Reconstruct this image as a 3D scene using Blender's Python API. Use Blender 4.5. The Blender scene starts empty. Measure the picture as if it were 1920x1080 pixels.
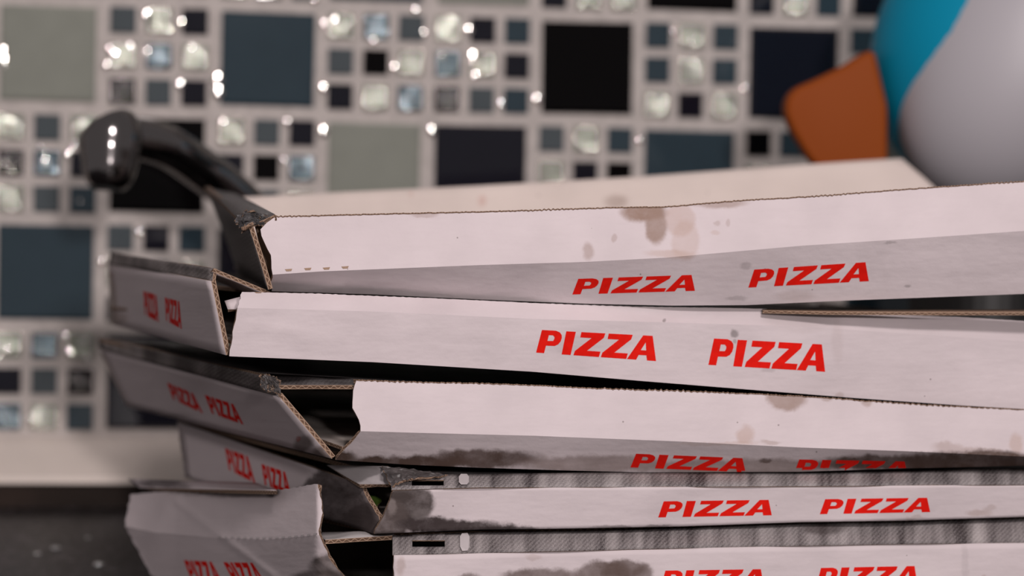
import bpy, bmesh, math, random
from mathutils import Vector, Matrix
from mathutils.bvhtree import BVHTree
from mathutils.geometry import tessellate_polygon
random.seed(7)
C = bpy.context.scene.collection
scn = bpy.context.scene
# ------------------------------------------------------------------ camera
FP = 4850.0
TH, PH, RO = math.radians(8.64), math.radians(2.3), math.radians(1.14)
CZ = 1.163
F = Vector((math.sin(TH)*math.cos(PH), math.cos(TH)*math.cos(PH), -math.sin(PH)))
R0 = Vector((math.cos(TH), -math.sin(TH), 0)); U0 = R0.cross(F)
RV = math.cos(RO)*R0 + math.sin(RO)*U0; UV_ = -math.sin(RO)*R0 + math.cos(RO)*U0
O = Vector((0, 0, CZ))
camd = bpy.data.cameras.new('camera'); cam = bpy.data.objects.new('camera', camd); C.objects.link(cam)
cam.matrix_world = Matrix(((RV.x, UV_.x, -F.x, O.x), (RV.y, UV_.y, -F.y, O.y), (RV.z, UV_.z, -F.z, O.z), (0, 0, 0, 1)))
camd.sensor_width = 36; camd.lens = FP*36/1920; camd.clip_start = .05; camd.clip_end = 50
camd.dof.use_dof = True; camd.dof.focus_distance = 1.345; camd.dof.aperture_fstop = 5.6
scn.camera = cam
def ray(x, y): return F + (x-960)/FP*RV - (y-540)/FP*UV_
def P(x, y, Z): return O + Z*ray(x, y)
# ------------------------------------------------------------------ world, lamps, exposure
w = bpy.data.worlds.new('world'); scn.world = w; w.use_nodes = True
bg = w.node_tree.nodes['Background']; bg.inputs[0].default_value = (.74, .68, .68, 1); bg.inputs[1].default_value = .27
scn.view_settings.view_transform = 'Standard'; scn.view_settings.look = 'None'
scn.view_settings.exposure = 0; scn.view_settings.gamma = 1; scn.view_settings.use_curve_mapping = False
FH = Vector((math.sin(TH), math.cos(TH), 0))
def lamp(name, az, el, dist, size, power, col, target=None):
    d = bpy.data.lights.new(name, 'AREA'); d.shape = 'DISK'; d.size = size; d.energy = power; d.color = col
    o = bpy.data.objects.new(name, d); C.objects.link(o)
    a, e = math.radians(az), math.radians(el)
    v = math.cos(e)*(math.sin(a)*R0 - math.cos(a)*FH) + math.sin(e)*Vector((0, 0, 1))
    t = target or P(960, 600, 1.5)
    o.location = t + v*dist; o.rotation_euler = v.to_track_quat('Z', 'Y').to_euler()
    return o
lamp('kitchen_lamp', 9.5, 10, 3.2, .16, 34, (1, .915, .90))
lamp('overhead_fill', 12, 35, 2.3, .3, 21.5, (1, .915, .90))  # added overhead fill, brightens the ledge and the upward-tilted box bands
# ------------------------------------------------------------------ helpers
def setp(o, label=None, cat=None, group=None, kind=None):
    if label: o['label'] = label
    if cat: o['category'] = cat
    if group: o['group'] = group
    if kind: o['kind'] = kind
    return o
def empty(name, loc, label=None, cat=None, group=None, rz=0):
    o = bpy.data.objects.new(name, None); C.objects.link(o); o.location = loc; o.rotation_euler.z = rz
    o.empty_display_size = .02
    return setp(o, label, cat, group)
def link(name, me, parent=None):
    o = bpy.data.objects.new(name, me); C.objects.link(o)
    if parent:
        bpy.context.view_layer.update()
        o.parent = parent; o.matrix_parent_inverse = Matrix.Translation(parent.location).inverted() if not parent.rotation_euler.z else (Matrix.Translation(parent.location) @ parent.rotation_euler.to_matrix().to_4x4()).inverted()
    return o
def mesh(name, verts, faces, mats, mi=None, uvs=None, smooth=False):
    me = bpy.data.meshes.new(name); me.from_pydata([tuple(v) for v in verts], [], faces)
    for m in mats: me.materials.append(m)
    if mi: me.polygons.foreach_set('material_index', mi)
    if uvs:
        l = me.uv_layers.new(name='UVMap')
        k = 0
        for f in uvs:
            for u in f: l.data[k].uv = u; k += 1
    if smooth: me.polygons.foreach_set('use_smooth', [True]*len(me.polygons))
    me.update(); return me
def interp(pts, x):
    if x <= pts[0][0]:
        (x0, y0), (x1, y1) = pts[0], pts[1]
    elif x >= pts[-1][0]:
        (x0, y0), (x1, y1) = pts[-2], pts[-1]
    else:
        for (x0, y0), (x1, y1) in zip(pts, pts[1:]):
            if x0 <= x <= x1: break
    return y0 + (y1-y0)*(x-x0)/(x1-x0)
# ------------------------------------------------------------------ materials
def nmat(name):
    m = bpy.data.materials.new(name); m.use_nodes = True; nt = m.node_tree
    return m, nt, nt.nodes['Principled BSDF']
def simple(name, col, rough=.5, metal=0, spec=.5, coat=0, noise=0, bump=0, bscale=200, nscale=30):
    m, nt, b = nmat(name)
    b.inputs['Base Color'].default_value = (*col, 1); b.inputs['Roughness'].default_value = rough
    b.inputs['Metallic'].default_value = metal; b.inputs['Specular IOR Level'].default_value = spec
    b.inputs['Coat Weight'].default_value = coat; b.inputs['Coat Roughness'].default_value = .05
    tc = nt.nodes.new('ShaderNodeTexCoord')
    if noise:
        n = nt.nodes.new('ShaderNodeTexNoise'); n.inputs['Scale'].default_value = nscale; n.inputs['Detail'].default_value = 5
        nt.links.new(tc.outputs['Object'], n.inputs['Vector'])
        r = nt.nodes.new('ShaderNodeMapRange'); r.inputs['From Min'].default_value = .3; r.inputs['From Max'].default_value = .7
        r.inputs['To Min'].default_value = 1-noise; r.inputs['To Max'].default_value = 1+noise*.4
        nt.links.new(n.outputs['Fac'], r.inputs['Value'])
        mx = nt.nodes.new('ShaderNodeMix'); mx.data_type = 'RGBA'; mx.blend_type = 'MULTIPLY'; mx.inputs[0].default_value = 1
        mx.inputs[6].default_value = (*col, 1); nt.links.new(r.outputs[0], mx.inputs[7]); nt.links.new(mx.outputs[2], b.inputs['Base Color'])
    if bump:
        n = nt.nodes.new('ShaderNodeTexNoise'); n.inputs['Scale'].default_value = bscale
        nt.links.new(tc.outputs['Object'], n.inputs['Vector'])
        bp = nt.nodes.new('ShaderNodeBump'); bp.inputs['Distance'].default_value = bump
        nt.links.new(n.outputs['Fac'], bp.inputs['Height']); nt.links.new(bp.outputs[0], b.inputs['Normal'])
    return m
PAPER = (.70, .615, .635)
GREASE = (.10, .065, .054)
def math_(nt, op, a, b=None, c=None):
    n = nt.nodes.new('ShaderNodeMath'); n.operation = op
    for i, v in enumerate((a, b, c)):
        if v is None: continue
        if isinstance(v, (int, float)): n.inputs[i].default_value = v
        else: nt.links.new(v, n.inputs[i])
    return n.outputs[0]
def mixc(nt, fac, a, b):
    n = nt.nodes.new('ShaderNodeMix'); n.data_type = 'RGBA'
    for i, v in ((0, fac), (6, a), (7, b)):
        if isinstance(v, (int, float)): n.inputs[i].default_value = v
        elif isinstance(v, tuple): n.inputs[i].default_value = (*v[:3], 1)
        else: nt.links.new(v, n.inputs[i])
    return n.outputs[2]
def paper(name, blobs=(), base=PAPER, halftone=None, dist=.006, streak=False, rough=.62):
    """coated board; blobs = (x, y, rx, ry, strength, colour) in the sheet's own chart, halftone = dark printed photo"""
    m, nt, b = nmat(name); N = nt.nodes
    uv = N.new('ShaderNodeUVMap'); uv.uv_map = 'UVMap'
    n1 = N.new('ShaderNodeTexNoise'); n1.inputs['Scale'].default_value = 26; n1.inputs['Detail'].default_value = 6; n1.inputs['Roughness'].default_value = .65
    nt.links.new(uv.outputs[0], n1.inputs['Vector'])
    off = N.new('ShaderNodeVectorMath'); off.operation = 'MULTIPLY_ADD'
    nt.links.new(n1.outputs['Color'], off.inputs[0]); off.inputs[1].default_value = (dist*2.6, dist*2.6, 0)
    sub = N.new('ShaderNodeVectorMath'); sub.operation = 'SUBTRACT'; nt.links.new(uv.outputs[0], sub.inputs[0]); sub.inputs[1].default_value = (dist*1.3, dist*1.3, 0)
    nt.links.new(sub.outputs[0], off.inputs[2])
    # fibre mottling
    n2 = N.new('ShaderNodeTexNoise'); n2.inputs['Scale'].default_value = 9; n2.inputs['Detail'].default_value = 8
    nt.links.new(uv.outputs[0], n2.inputs['Vector'])
    mr = N.new('ShaderNodeMapRange'); mr.inputs['From Min'].default_value = .3; mr.inputs['From Max'].default_value = .75
    mr.inputs['To Min'].default_value = .0; mr.inputs['To Max'].default_value = 1
    nt.links.new(n2.outputs['Fac'], mr.inputs['Value'])
    col = mixc(nt, mr.outputs[0], tuple(c*.93 for c in base), tuple(min(1, c*1.04) for c in base))
    # tiny dark specks
    vo = N.new('ShaderNodeTexVoronoi'); vo.inputs['Scale'].default_value = 21; nt.links.new(uv.outputs[0], vo.inputs['Vector'])
    sp = math_(nt, 'LESS_THAN', vo.outputs['Distance'], .035)
    sp2 = math_(nt, 'MULTIPLY', sp, math_(nt, 'GREATER_THAN', math_(nt, 'FRACT', math_(nt, 'MULTIPLY', vo.outputs['Color'], 7.3)), .45))
    col = mixc(nt, math_(nt, 'MULTIPLY', sp2, .55), col, (.12, .09, .08))
    rough_out = None
    if halftone:
        lo, hi = halftone
        n3 = N.new('ShaderNodeTexNoise'); n3.inputs['Scale'].default_value = 11; n3.inputs['Detail'].default_value = 3
        mp = N.new('ShaderNodeMapping'); mp.inputs['Scale'].default_value = (2.4 if streak else 1, .35 if streak else 1, 1)
        nt.links.new(uv.outputs[0], mp.inputs['Vector']); nt.links.new(mp.outputs[0], n3.inputs['Vector'])
        wv = N.new('ShaderNodeTexWave'); wv.wave_type = 'BANDS'; wv.bands_direction = 'DIAGONAL'; wv.inputs['Scale'].default_value = 70
        nt.links.new(uv.outputs[0], wv.inputs['Vector'])
        wn = N.new('ShaderNodeTexNoise'); wn.inputs['Scale'].default_value = 520; nt.links.new(uv.outputs[0], wn.inputs['Vector'])
        s = math_(nt, 'ADD', math_(nt, 'MULTIPLY', wv.outputs['Fac'], .16), math_(nt, 'MULTIPLY', wn.outputs['Fac'], 1.0))
        t = math_(nt, 'MULTIPLY_ADD', math_(nt, 'SUBTRACT', s, .58), 1.1, math_(nt, 'MULTIPLY_ADD', math_(nt, 'SUBTRACT', n3.outputs['Fac'], .5), 2.3, .42))
        cl = N.new('ShaderNodeClamp'); nt.links.new(t, cl.inputs[0])
        col = mixc(nt, cl.outputs[0], lo, hi)
    allm = None
    for k, (x, y, rx, ry, s, c) in enumerate(blobs):
        d = N.new('ShaderNodeVectorMath'); d.operation = 'SUBTRACT'; nt.links.new(off.outputs[0], d.inputs[0]); d.inputs[1].default_value = (x/1000, y/1000, 0)
        e = N.new('ShaderNodeVectorMath'); e.operation = 'MULTIPLY'; nt.links.new(d.outputs[0], e.inputs[0]); e.inputs[1].default_value = (1000/rx, 1000/ry, 0)
        l = N.new('ShaderNodeVectorMath'); l.operation = 'LENGTH'; nt.links.new(e.outputs[0], l.inputs[0])
        mr = N.new('ShaderNodeMapRange'); mr.interpolation_type = 'SMOOTHSTEP'
        edge = min(.5, 7/min(rx, ry))
        mr.inputs['From Min'].default_value = 1+edge*.4; mr.inputs['From Max'].default_value = 1-edge
        nt.links.new(l.outputs['Value'], mr.inputs['Value'])
        f = math_(nt, 'MULTIPLY', mr.outputs[0], s)
        # mottled inside
        f = math_(nt, 'MULTIPLY', f, math_(nt, 'MULTIPLY_ADD', n1.outputs['Fac'], .7, .65))
        fc = N.new('ShaderNodeClamp'); nt.links.new(f, fc.inputs[0])
        col = mixc(nt, fc.outputs[0], col, c)
        allm = fc.outputs[0] if allm is None else math_(nt, 'MAXIMUM', allm, fc.outputs[0])
    nt.links.new(col, b.inputs['Base Color'])
    b.inputs['Roughness'].default_value = rough
    b.inputs['Specular IOR Level'].default_value = .15
    # fine relief
    n4 = N.new('ShaderNodeTexNoise'); n4.inputs['Scale'].default_value = 60; n4.inputs['Detail'].default_value = 8
    nt.links.new(uv.outputs[0], n4.inputs['Vector'])
    n5 = N.new('ShaderNodeTexNoise'); n5.inputs['Scale'].default_value = 5; n5.inputs['Detail'].default_value = 3
    mp5 = N.new('ShaderNodeMapping'); mp5.inputs['Scale'].default_value = (1, 4, 1); nt.links.new(uv.outputs[0], mp5.inputs['Vector']); nt.links.new(mp5.outputs[0], n5.inputs['Vector'])
    h = math_(nt, 'MULTIPLY_ADD', n5.outputs['Fac'], 4.0, n4.outputs['Fac'])
    bp = N.new('ShaderNodeBump'); bp.inputs['Distance'].default_value = .00022; nt.links.new(h, bp.inputs['Height'])
    nt.links.new(bp.outputs[0], b.inputs['Normal'])
    return m
def rim_material():
    m, nt, b = nmat('raw_cardboard_edge'); N = nt.nodes
    uv = N.new('ShaderNodeUVMap'); uv.uv_map = 'UVMap'
    sx = N.new('ShaderNodeSeparateXYZ'); nt.links.new(uv.outputs[0], sx.inputs[0])
    u, v = sx.outputs[0], sx.outputs[1]
    # fluting: a wave between two pale liners
    wv = math_(nt, 'MULTIPLY_ADD', math_(nt, 'SINE', math_(nt, 'MULTIPLY', u, 6.2832/.0042)), .28, .5)
    on = math_(nt, 'LESS_THAN', math_(nt, 'ABSOLUTE', math_(nt, 'SUBTRACT', v, wv)), .13)
    lin = math_(nt, 'GREATER_THAN', math_(nt, 'ABSOLUTE', math_(nt, 'SUBTRACT', v, .5)), .34)
    n = N.new('ShaderNodeTexNoise'); n.inputs['Scale'].default_value = 700; nt.links.new(N.new('ShaderNodeTexCoord').outputs['Object'], n.inputs['Vector'])
    col = mixc(nt, math_(nt, 'MAXIMUM', on, lin), (.10, .055, .035), (.42, .29, .21))
    col = mixc(nt, math_(nt, 'MULTIPLY', n.outputs['Fac'], .55), col, (.20, .11, .065))
    nt.links.new(col, b.inputs['Base Color']); b.inputs['Roughness'].default_value = .9
    bp = N.new('ShaderNodeBump'); bp.inputs['Distance'].default_value = .0006; nt.links.new(n.outputs['Fac'], bp.inputs['Height']); nt.links.new(bp.outputs[0], b.inputs['Normal'])
    return m
RIM = rim_material()
INNER = simple('greyboard_inner', (.30, .26, .24), .8, noise=.3, nscale=60)
KRAFT = simple('kraft_inner', (.22, .15, .11), .85, noise=.3, nscale=60)
DARKTOP = paper('dark_printed_board', halftone=((.035, .03, .032), (.16, .145, .145)), rough=.45)
REDINK = simple('red_ink', (.82, .012, .006), .7, spec=.08, noise=.12, nscale=260)
WHITEINK = simple('unprinted_white', (.55, .50, .51), .6)
# ------------------------------------------------------------------ board sheets
TREE = {}
def sheet(name, rows, thick, mo, parent, mi=None, uv=None, folds=(), label=None):
    """rows: list of rows of Vector (outer face), board thickness goes inwards (away from camera-side normal)"""
    R, N = len(rows), len(rows[0])
    mi = mi or INNER
    vs = [p for r in rows for p in r]
    # grid normals
    nrm = []
    for i in range(R):
        for j in range(N):
            a = rows[i][max(0, j-1)]; b_ = rows[i][min(N-1, j+1)]
            c = rows[max(0, i-1)][j]; d = rows[min(R-1, i+1)][j]
            n = (b_-a).cross(d-c)
            if n.length < 1e-12: n = Vector((0, 0, 1))
            nrm.append(n.normalized())
    back = [v + n*thick for v, n in zip(vs, nrm)]      # rows go top->bottom, cols left->right: cross points away from viewer
    V = vs + back; K = R*N
    faces, mis, uvs = [], [], []
    uvf = uv or [[(j/(N-1), i/(R-1)) for j in range(N)] for i in range(R)]
    def uvq(l): return [uvf[k // N][k % N] for k in l]
    for i in range(R-1):
        for j in range(N-1):
            q = [i*N+j, (i+1)*N+j, (i+1)*N+j+1, i*N+j+1]
            faces.append(q); mis.append(0); uvs.append(uvq(q))
            q2 = q[::-1]; faces.append([k+K for k in q2]); mis.append(1); uvs.append(uvq(q2))
    loop = [(0, j) for j in range(N)] + [(i, N-1) for i in range(1, R)] + [(R-1, j) for j in range(N-2, -1, -1)] + [(i, 0) for i in range(R-2, 0, -1)]
    L = 0
    for k in range(len(loop)):
        a = loop[k][0]*N+loop[k][1]; b_ = loop[(k+1) % len(loop)]; b_ = b_[0]*N+b_[1]
        d = (V[a]-V[b_]).length
        faces.append([a, b_, b_+K, a+K]); mis.append(2); uvs.append([(L, 0), (L+d, 0), (L+d, 1), (L, 1)]); L += d
    me = mesh(name, V, faces, [mo, mi, RIM], mis, uvs)
    me.polygons.foreach_set('use_smooth', [m != 2 for m in mis])
    fs_ = set(folds)
    if fs_:
        for e in me.edges:
            a, b_ = e.vertices[0] % K, e.vertices[1] % K
            if a//N == b_//N and a//N in fs_: e.use_edge_sharp = True
    o = link(name, me, parent)
    if label: o['label'] = label
    o_tree = BVHTree.FromPolygons([tuple(v) for v in vs], [f for f, m in zip(faces, mis) if m == 0])
    TREE[o.name] = o_tree
    return o
def banded(edges, starts, ends, zf, offs, N, sub, wave=None, jit=0, seed=1, ridges=()):
    """edges: polylines y(x) from top to bottom; starts/ends: polyline x(y-fraction 0..len-1); zf(x): depth; offs: depth offset per edge"""
    rnd = random.Random(seed)
    rows, uv = [], []
    E = len(edges)-1; total = []
    for e in range(E):
        for k in range(sub[e]): total.append(e + k/sub[e])
    total.append(E)
    ph = rnd.random()*9
    for g in total:
        e = min(int(g), E-1); t = g-e
        x0 = interp(starts, g); x1 = interp(ends, g)
        r, u = [], []
        for j in range(N):
            x = x0+(x1-x0)*j/(N-1)
            y = interp(edges[e], x)*(1-t)+interp(edges[e+1], x)*t
            if g == 0 and wave: y += wave[0]*abs(math.sin(math.pi*x/wave[1]))*(.5+.5*math.sin(x*.013+ph)) + rnd.uniform(-.5, .5)*wave[0]*.5
            o = offs[e]*(1-t)+offs[e+1]*t
            o += jit*(math.sin(x*.011+ph+g*1.3)+.6*math.sin(x*.027+g*2.1+ph*2))*.0006
            for (rx0, ry0, rx1, ry1, rw, rh) in ridges:
                L2 = (rx1-rx0)**2+(ry1-ry0)**2; tt = max(0, min(1, ((x-rx0)*(rx1-rx0)+(y-ry0)*(ry1-ry0))/L2))
                dd = math.hypot(x-rx0-tt*(rx1-rx0), y-ry0-tt*(ry1-ry0)); o -= rh*math.exp(-(dd/rw)**2)
            xx = x + (rnd.uniform(-1.6, 1.6) if (j == 0 or j == N-1) else 0)
            r.append(P(xx, y, zf(x)+o)); u.append((x/1000, y/1000))
        rows.append(r); uv.append(u)
    return rows, uv
def zlin(x0, z0, x1, z1):
    a, b = 1/z0, 1/z1
    return lambda x: 1/(a+(b-a)*(x-x0)/(x1-x0))
def bil(p00, p01, p11, p10, R, N, sag=0, jit=0, seed=3):
    """p00 top-left, p01 top-right, p11 bottom-right, p10 bottom-left seen from the outer side"""
    rnd = random.Random(seed); a, b = rnd.random()*6, rnd.random()*6
    rows = []
    for i in range(R):
        t = i/(R-1); r = []
        for j in range(N):
            s = j/(N-1)
            p = (p00*(1-s)+p01*s)*(1-t)+(p10*(1-s)+p11*s)*t
            if sag: p = p+Vector((0, 0, -sag*math.sin(math.pi*s)*math.sin(math.pi*t)))
            if jit: p = p+Vector((0, 0, jit*math.sin(s*9+a)*math.sin(t*7+b)))
            r.append(p)
        rows.append(r)
    return rows
def crumple(name, pts, z0, dz, amp, mat, parent, label, n=15, seed=1):
    rnd = random.Random(seed); R, N = len(pts), len(pts[0]); rows = []
    for i in range(n):
        g = i/(n-1)*(R-1); a = min(int(g), R-2); t = g-a; r = []
        for j in range(n+6):
            h = j/(n+5)*(N-1); b_ = min(int(h), N-2); u = h-b_
            x, y = [(pts[a][b_][k]*(1-u)+pts[a][b_+1][k]*u)*(1-t)+(pts[a+1][b_][k]*(1-u)+pts[a+1][b_+1][k]*u)*t for k in (0, 1)]
            e = 2.2
            r.append(P(x+rnd.uniform(-e, e), y+rnd.uniform(-e, e)*.8, z0+dz*i/(n-1)+rnd.uniform(-amp, amp)))
        rows.append(r)
    o = sheet(name, rows, .0009, mat, parent, KRAFT, label=label)
    o.data.polygons.foreach_set('use_smooth', [False]*len(o.data.polygons))
    return o
# ------------------------------------------------------------------ lettering
GL = {
 'P': [[(.049, 0), (.165, 0), (.198, .06), (.214, .17), (.215, .30), (.205, .45), (.185, .58), (.155, .66), (.083, .67), (.067, 1), (0, 1)],
       [(.107, .21), (.142, .21), (.154, .28), (.152, .36), (.142, .45), (.095, .46)]],
 'I': [[(.252, 0), (.332, 0), (.288, 1), (.213, 1)]],
 'Z': [[(.378, 0), (.578, 0), (.565, .19), (.425, .77), (.537, .77), (.524, 1), (.311, 1), (.324, .81), (.462, .23), (.368, .23)]],
 'A': [[(.893, 0), (.972, 0), (1.0, 1), (.924, 1), (.919, .80), (.856, .80), (.834, 1), (.757, 1)], [(.914, .28), (.918, .6), (.873, .6)]]}
GL['Z2'] = [[(u+.228, v) for u, v in GL['Z'][0]]]
def word(parent, panel, quad, clip=None, step=12, shear=0, lift=.00012):
    tree = TREE[panel.name]; TL, TR, BR, BL = quad
    bm = bmesh.new()
    def m(u, v):
        u = u + shear*(.5-v)
        x = (TL[0]*(1-u)+TR[0]*u)*(1-v)+(BL[0]*(1-u)+BR[0]*u)*v
        y = (TL[1]*(1-u)+TR[1]*u)*(1-v)+(BL[1]*(1-u)+BR[1]*u)*v
        return Vector((x, y, 0))
    for k in ('P', 'I', 'Z', 'Z2', 'A'):
        loops = [[m(*p) for p in l] for l in GL[k]]
        flat = [p for l in loops for p in l]
        vv = [bm.verts.new(p) for p in flat]
        for t in tessellate_polygon(loops):
            try: bm.faces.new([vv[i] for i in t])
            except ValueError: pass
    xs = [v.co.x for v in bm.verts]; ys = [v.co.y for v in bm.verts]
    def cut(co, no, clear=False):
        bmesh.ops.bisect_plane(bm, geom=bm.verts[:]+bm.edges[:]+bm.faces[:], plane_co=co, plane_no=no, clear_outer=clear)
    x = min(xs)+step
    while x < max(xs): cut((x, 0, 0), (1, 0, 0)); x += step
    y = min(ys)+step
    while y < max(ys): cut((0, y, 0), (0, 1, 0)); y += step
    if clip: cut((0, clip, 0), (0, 1, 0), True)
    dead = []
    for v in bm.verts:
        x, y = v.co.x, v.co.y; d = ray(x, y).normalized()
        h = tree.ray_cast(O, d)
        if h[0] is None: dead.append(v)
        else:
            n = h[1]
            if n.dot(d) > 0: n = -n
            v.co = h[0] + n*lift
    bmesh.ops.delete(bm, geom=dead, context='VERTS')
    bmesh.ops.recalc_face_normals(bm, faces=bm.faces[:])
    for f in bm.faces:
        if f.normal.dot(F) > 0: f.normal_flip()
    me = bpy.data.meshes.new('printed_word'); bm.to_mesh(me); bm.free(); me.materials.append(REDINK)
    o = link('printed_word', me, parent); return o
def patch(name, panel, parent, poly, mat, lift=.00015, clipb=None):
    """flat printed shape lying on a panel"""
    tree = TREE[panel.name]; vs = []
    for x, y in poly:
        d = ray(x, y).normalized(); h = tree.ray_cast(O, d)
        if h[0] is None: return None
        n = h[1] if h[1].dot(d) < 0 else -h[1]
        vs.append(h[0]+n*lift)
    me = mesh(name, vs, [list(range(len(vs)))[::-1]], [mat])
    return link(name, me, parent)
# ------------------------------------------------------------------ the setting
YW = 2.12
M_ = .04158347*YW; GX = -.04860625*YW*1.0; GZ = CZ + .06686603*YW
# the fit gave the grid origin for a wall one metre away, seen from the camera
wall_bm = []
GROUT = simple('grout', (.64, .58, .55), .8, noise=.15, nscale=120, bump=.0004, bscale=900)
def box_mesh(name, x0, x1, y0, y1, z0, z1, mats):
    v = [(x, y, z) for x in (x0, x1) for y in (y0, y1) for z in (z0, z1)]
    f = [(0, 1, 3, 2), (4, 6, 7, 5), (0, 4, 5, 1), (2, 3, 7, 6), (0, 2, 6, 4), (1, 5, 7, 3)]
    return mesh(name, v, f, mats)
SILLZ = GZ-4*M_-.004
CT = CZ-.263
wall = link('wall_back', box_mesh('wall_back', -1.1, 1.5, YW+.0025, YW+.12, CT-.05, CZ+.75, [GROUT])); setp(wall, kind='structure', label='mosaic glass tile splashback behind the pizza boxes')
def glass(name, col, rough=.12, bump=0, metal=0, scale=120, coat=1.0, noise=.1):
    m, nt, b = nmat(name); N = nt.nodes
    tc = N.new('ShaderNodeTexCoord'); gi = N.new('ShaderNodeObjectInfo')
    n = N.new('ShaderNodeTexNoise'); n.inputs['Scale'].default_value = 45; n.inputs['Detail'].default_value = 4
    ad = N.new('ShaderNodeVectorMath'); ad.operation = 'ADD'; nt.links.new(tc.outputs['Object'], ad.inputs[0]); nt.links.new(gi.outputs['Location'], ad.inputs[1])
    nt.links.new(ad.outputs[0], n.inputs['Vector'])
    c = mixc(nt, n.outputs['Fac'], tuple(v*(1-noise) for v in col), tuple(v*(1+noise) for v in col))
    nt.links.new(c, b.inputs['Base Color'])
    b.inputs['Roughness'].default_value = rough; b.inputs['Metallic'].default_value = metal
    b.inputs['Coat Weight'].default_value = coat; b.inputs['Coat Roughness'].default_value = .02; b.inputs['Specular IOR Level'].default_value = .0 if not metal else .3
    if bump:
        n2 = N.new('ShaderNodeTexNoise'); n2.inputs['Scale'].default_value = scale; n2.inputs['Detail'].default_value = 1
        nt.links.new(ad.outputs[0], n2.inputs['Vector'])
        bp = N.new('ShaderNodeBump'); bp.inputs['Distance'].default_value = bump; nt.links.new(n2.outputs['Fac'], bp.inputs['Height'])
        nt.links.new(bp.outputs[0], b.inputs['Normal']); nt.links.new(bp.outputs[0], b.inputs['Coat Normal'])
    return m
TM = {'p': glass('pale_green_glass', (.30, .31, .27), .2),
      'P': glass('pale_rippled_foil_glass', (.42, .44, .37), .07, bump=.0022, scale=210, metal=.45),
      's': glass('slate_blue_glass', (.036, .058, .074), .2),
      'S': glass('rippled_slate_glass', (.09, .13, .155), .10, bump=.0022, scale=210, metal=.6),
      'g': glass('grey_glass', (.088, .105, .115), .2),
      'n': glass('navy_glass', (.010, .010, .017), .15),
      'k': glass('black_glass', (.003, .0025, .0028), .15, coat=.3),
      'K': glass('rippled_black_glass', (.02, .015, .015), .10, bump=.0022, scale=210, metal=.6)}
def tile_mesh(size, t, mat):
    h = size/2; b_ = size*.03+.0006
    bm = bmesh.new()
    lv = []
    for s, y in ((h, t), (h, b_*.5), (h-b_*.55, b_*.24), (h-b_, 0)):
        lv.append([bm.verts.new((sx*s, y, sz*s)) for sx, sz in ((-1, -1), (1, -1), (1, 1), (-1, 1))])
    for a, b2 in zip(lv, lv[1:]):
        for k in range(4): bm.faces.new([a[k], a[(k+1) % 4], b2[(k+1) % 4], b2[k]])
    bm.faces.new(lv[-1])
    bmesh.ops.recalc_face_normals(bm, faces=bm.faces[:])
    me = bpy.data.meshes.new('tile'); bm.to_mesh(me); bm.free(); me.materials.append(mat); return me
TB = {k: tile_mesh(M_*.862, .006, TM[k]) for k in 'psnk'}
TS = {k: tile_mesh(M_*.235, .006, TM[k]) for k in TM}
big = {(0, 0): 'p', (2, 0): 's', (5, 0): 'k', (7, 0): 'n', (1, 1): 'k', (3, 1): 'p', (4, 1): 'n', (6, 1): 's', (0, 2): 's',
       (3, -1): 's', (4, -1): 'p', (6, -1): 'k', (-1, 1): 'n', (-1, -1): 's', (8, 1): 'p', (9, 0): 's', (9, -1): 'p', (8, -1): 'n',
       (2, 2): 'n', (3, 2): 'p', (5, 2): 's', (6, 2): 'k', (8, 2): 's', (9, 2): 'n', (2, 3): 'p', (4, 3): 'k', (5, 3): 's', (1, 3): 'n', (7, 3): 'p', (9, 3): 'k', (-1, 3): 's', (1, -1): 'n', (9, 1): 'k'}  # navy tile low at the stack's left: slate darkened for the boxes' shadow
small = {(1, 0): ['gPn', 'PSP', 'KgN'], (3, 0): ['PSg', 'gkP', 'nPS'], (4, 0): ['Pns', 'SPn', 'Kgs'], (6, 0): ['sPs', 'sPs', 'PnP'],
         (0, 1): ['PgP', 'KSn', 'Pgs'], (2, 1): ['Pgn', 'nkS', 'PsP'], (5, 1): ['gPs', 'Pnk', 'sPg'], (7, 1): ['ksP', 'Psn', 'sPk'],
         (1, 2): ['gns', 'PSP', 'nPg'], (0, 3): ['PSP', 'ngK', 'SPs'],
         (2, -1): ['sPn', 'PsP', 'Pkg'], (5, -1): ['PsP', 'gPn', 'nPP'], (7, -1): ['sPn', 'PnP', 'nPs'], (8, 0): ['sPs', 'sns', 'PsP'], (0, -1): ['nPs', 'PgP', 'gPs']}
rt = random.Random(4)
def put_tile(me, cx, cz, rz=0):
    o = bpy.data.objects.new('tile', me); C.objects.link(o); o.parent = wall
    o.location = (cx, YW-.0005+rt.uniform(-.0004, .0004), cz)
    o.rotation_euler = (rt.uniform(-.006, .006), rt.uniform(-.008, .008), rt.uniform(-.006, .006))
for c in range(-1, 10):
    for r in range(-1, 4):
        cx, cz = GX+M_*(c+.5), GZ-M_*(r+.5)
        if (c, r) in big: put_tile(TB[big[(c, r)]], cx, cz)
        else:
            lay = small.get((c, r)) or [''.join(rt.choice('PsgnPSk') for _ in range(3)) for _ in range(3)]
            for j in range(3):
                for i in range(3):
                    k = {'N': 'n'}.get(lay[j][i], lay[j][i])
                    put_tile(TS[k], cx+M_*.327*(i-1), cz-M_*.327*(j-1))
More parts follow.
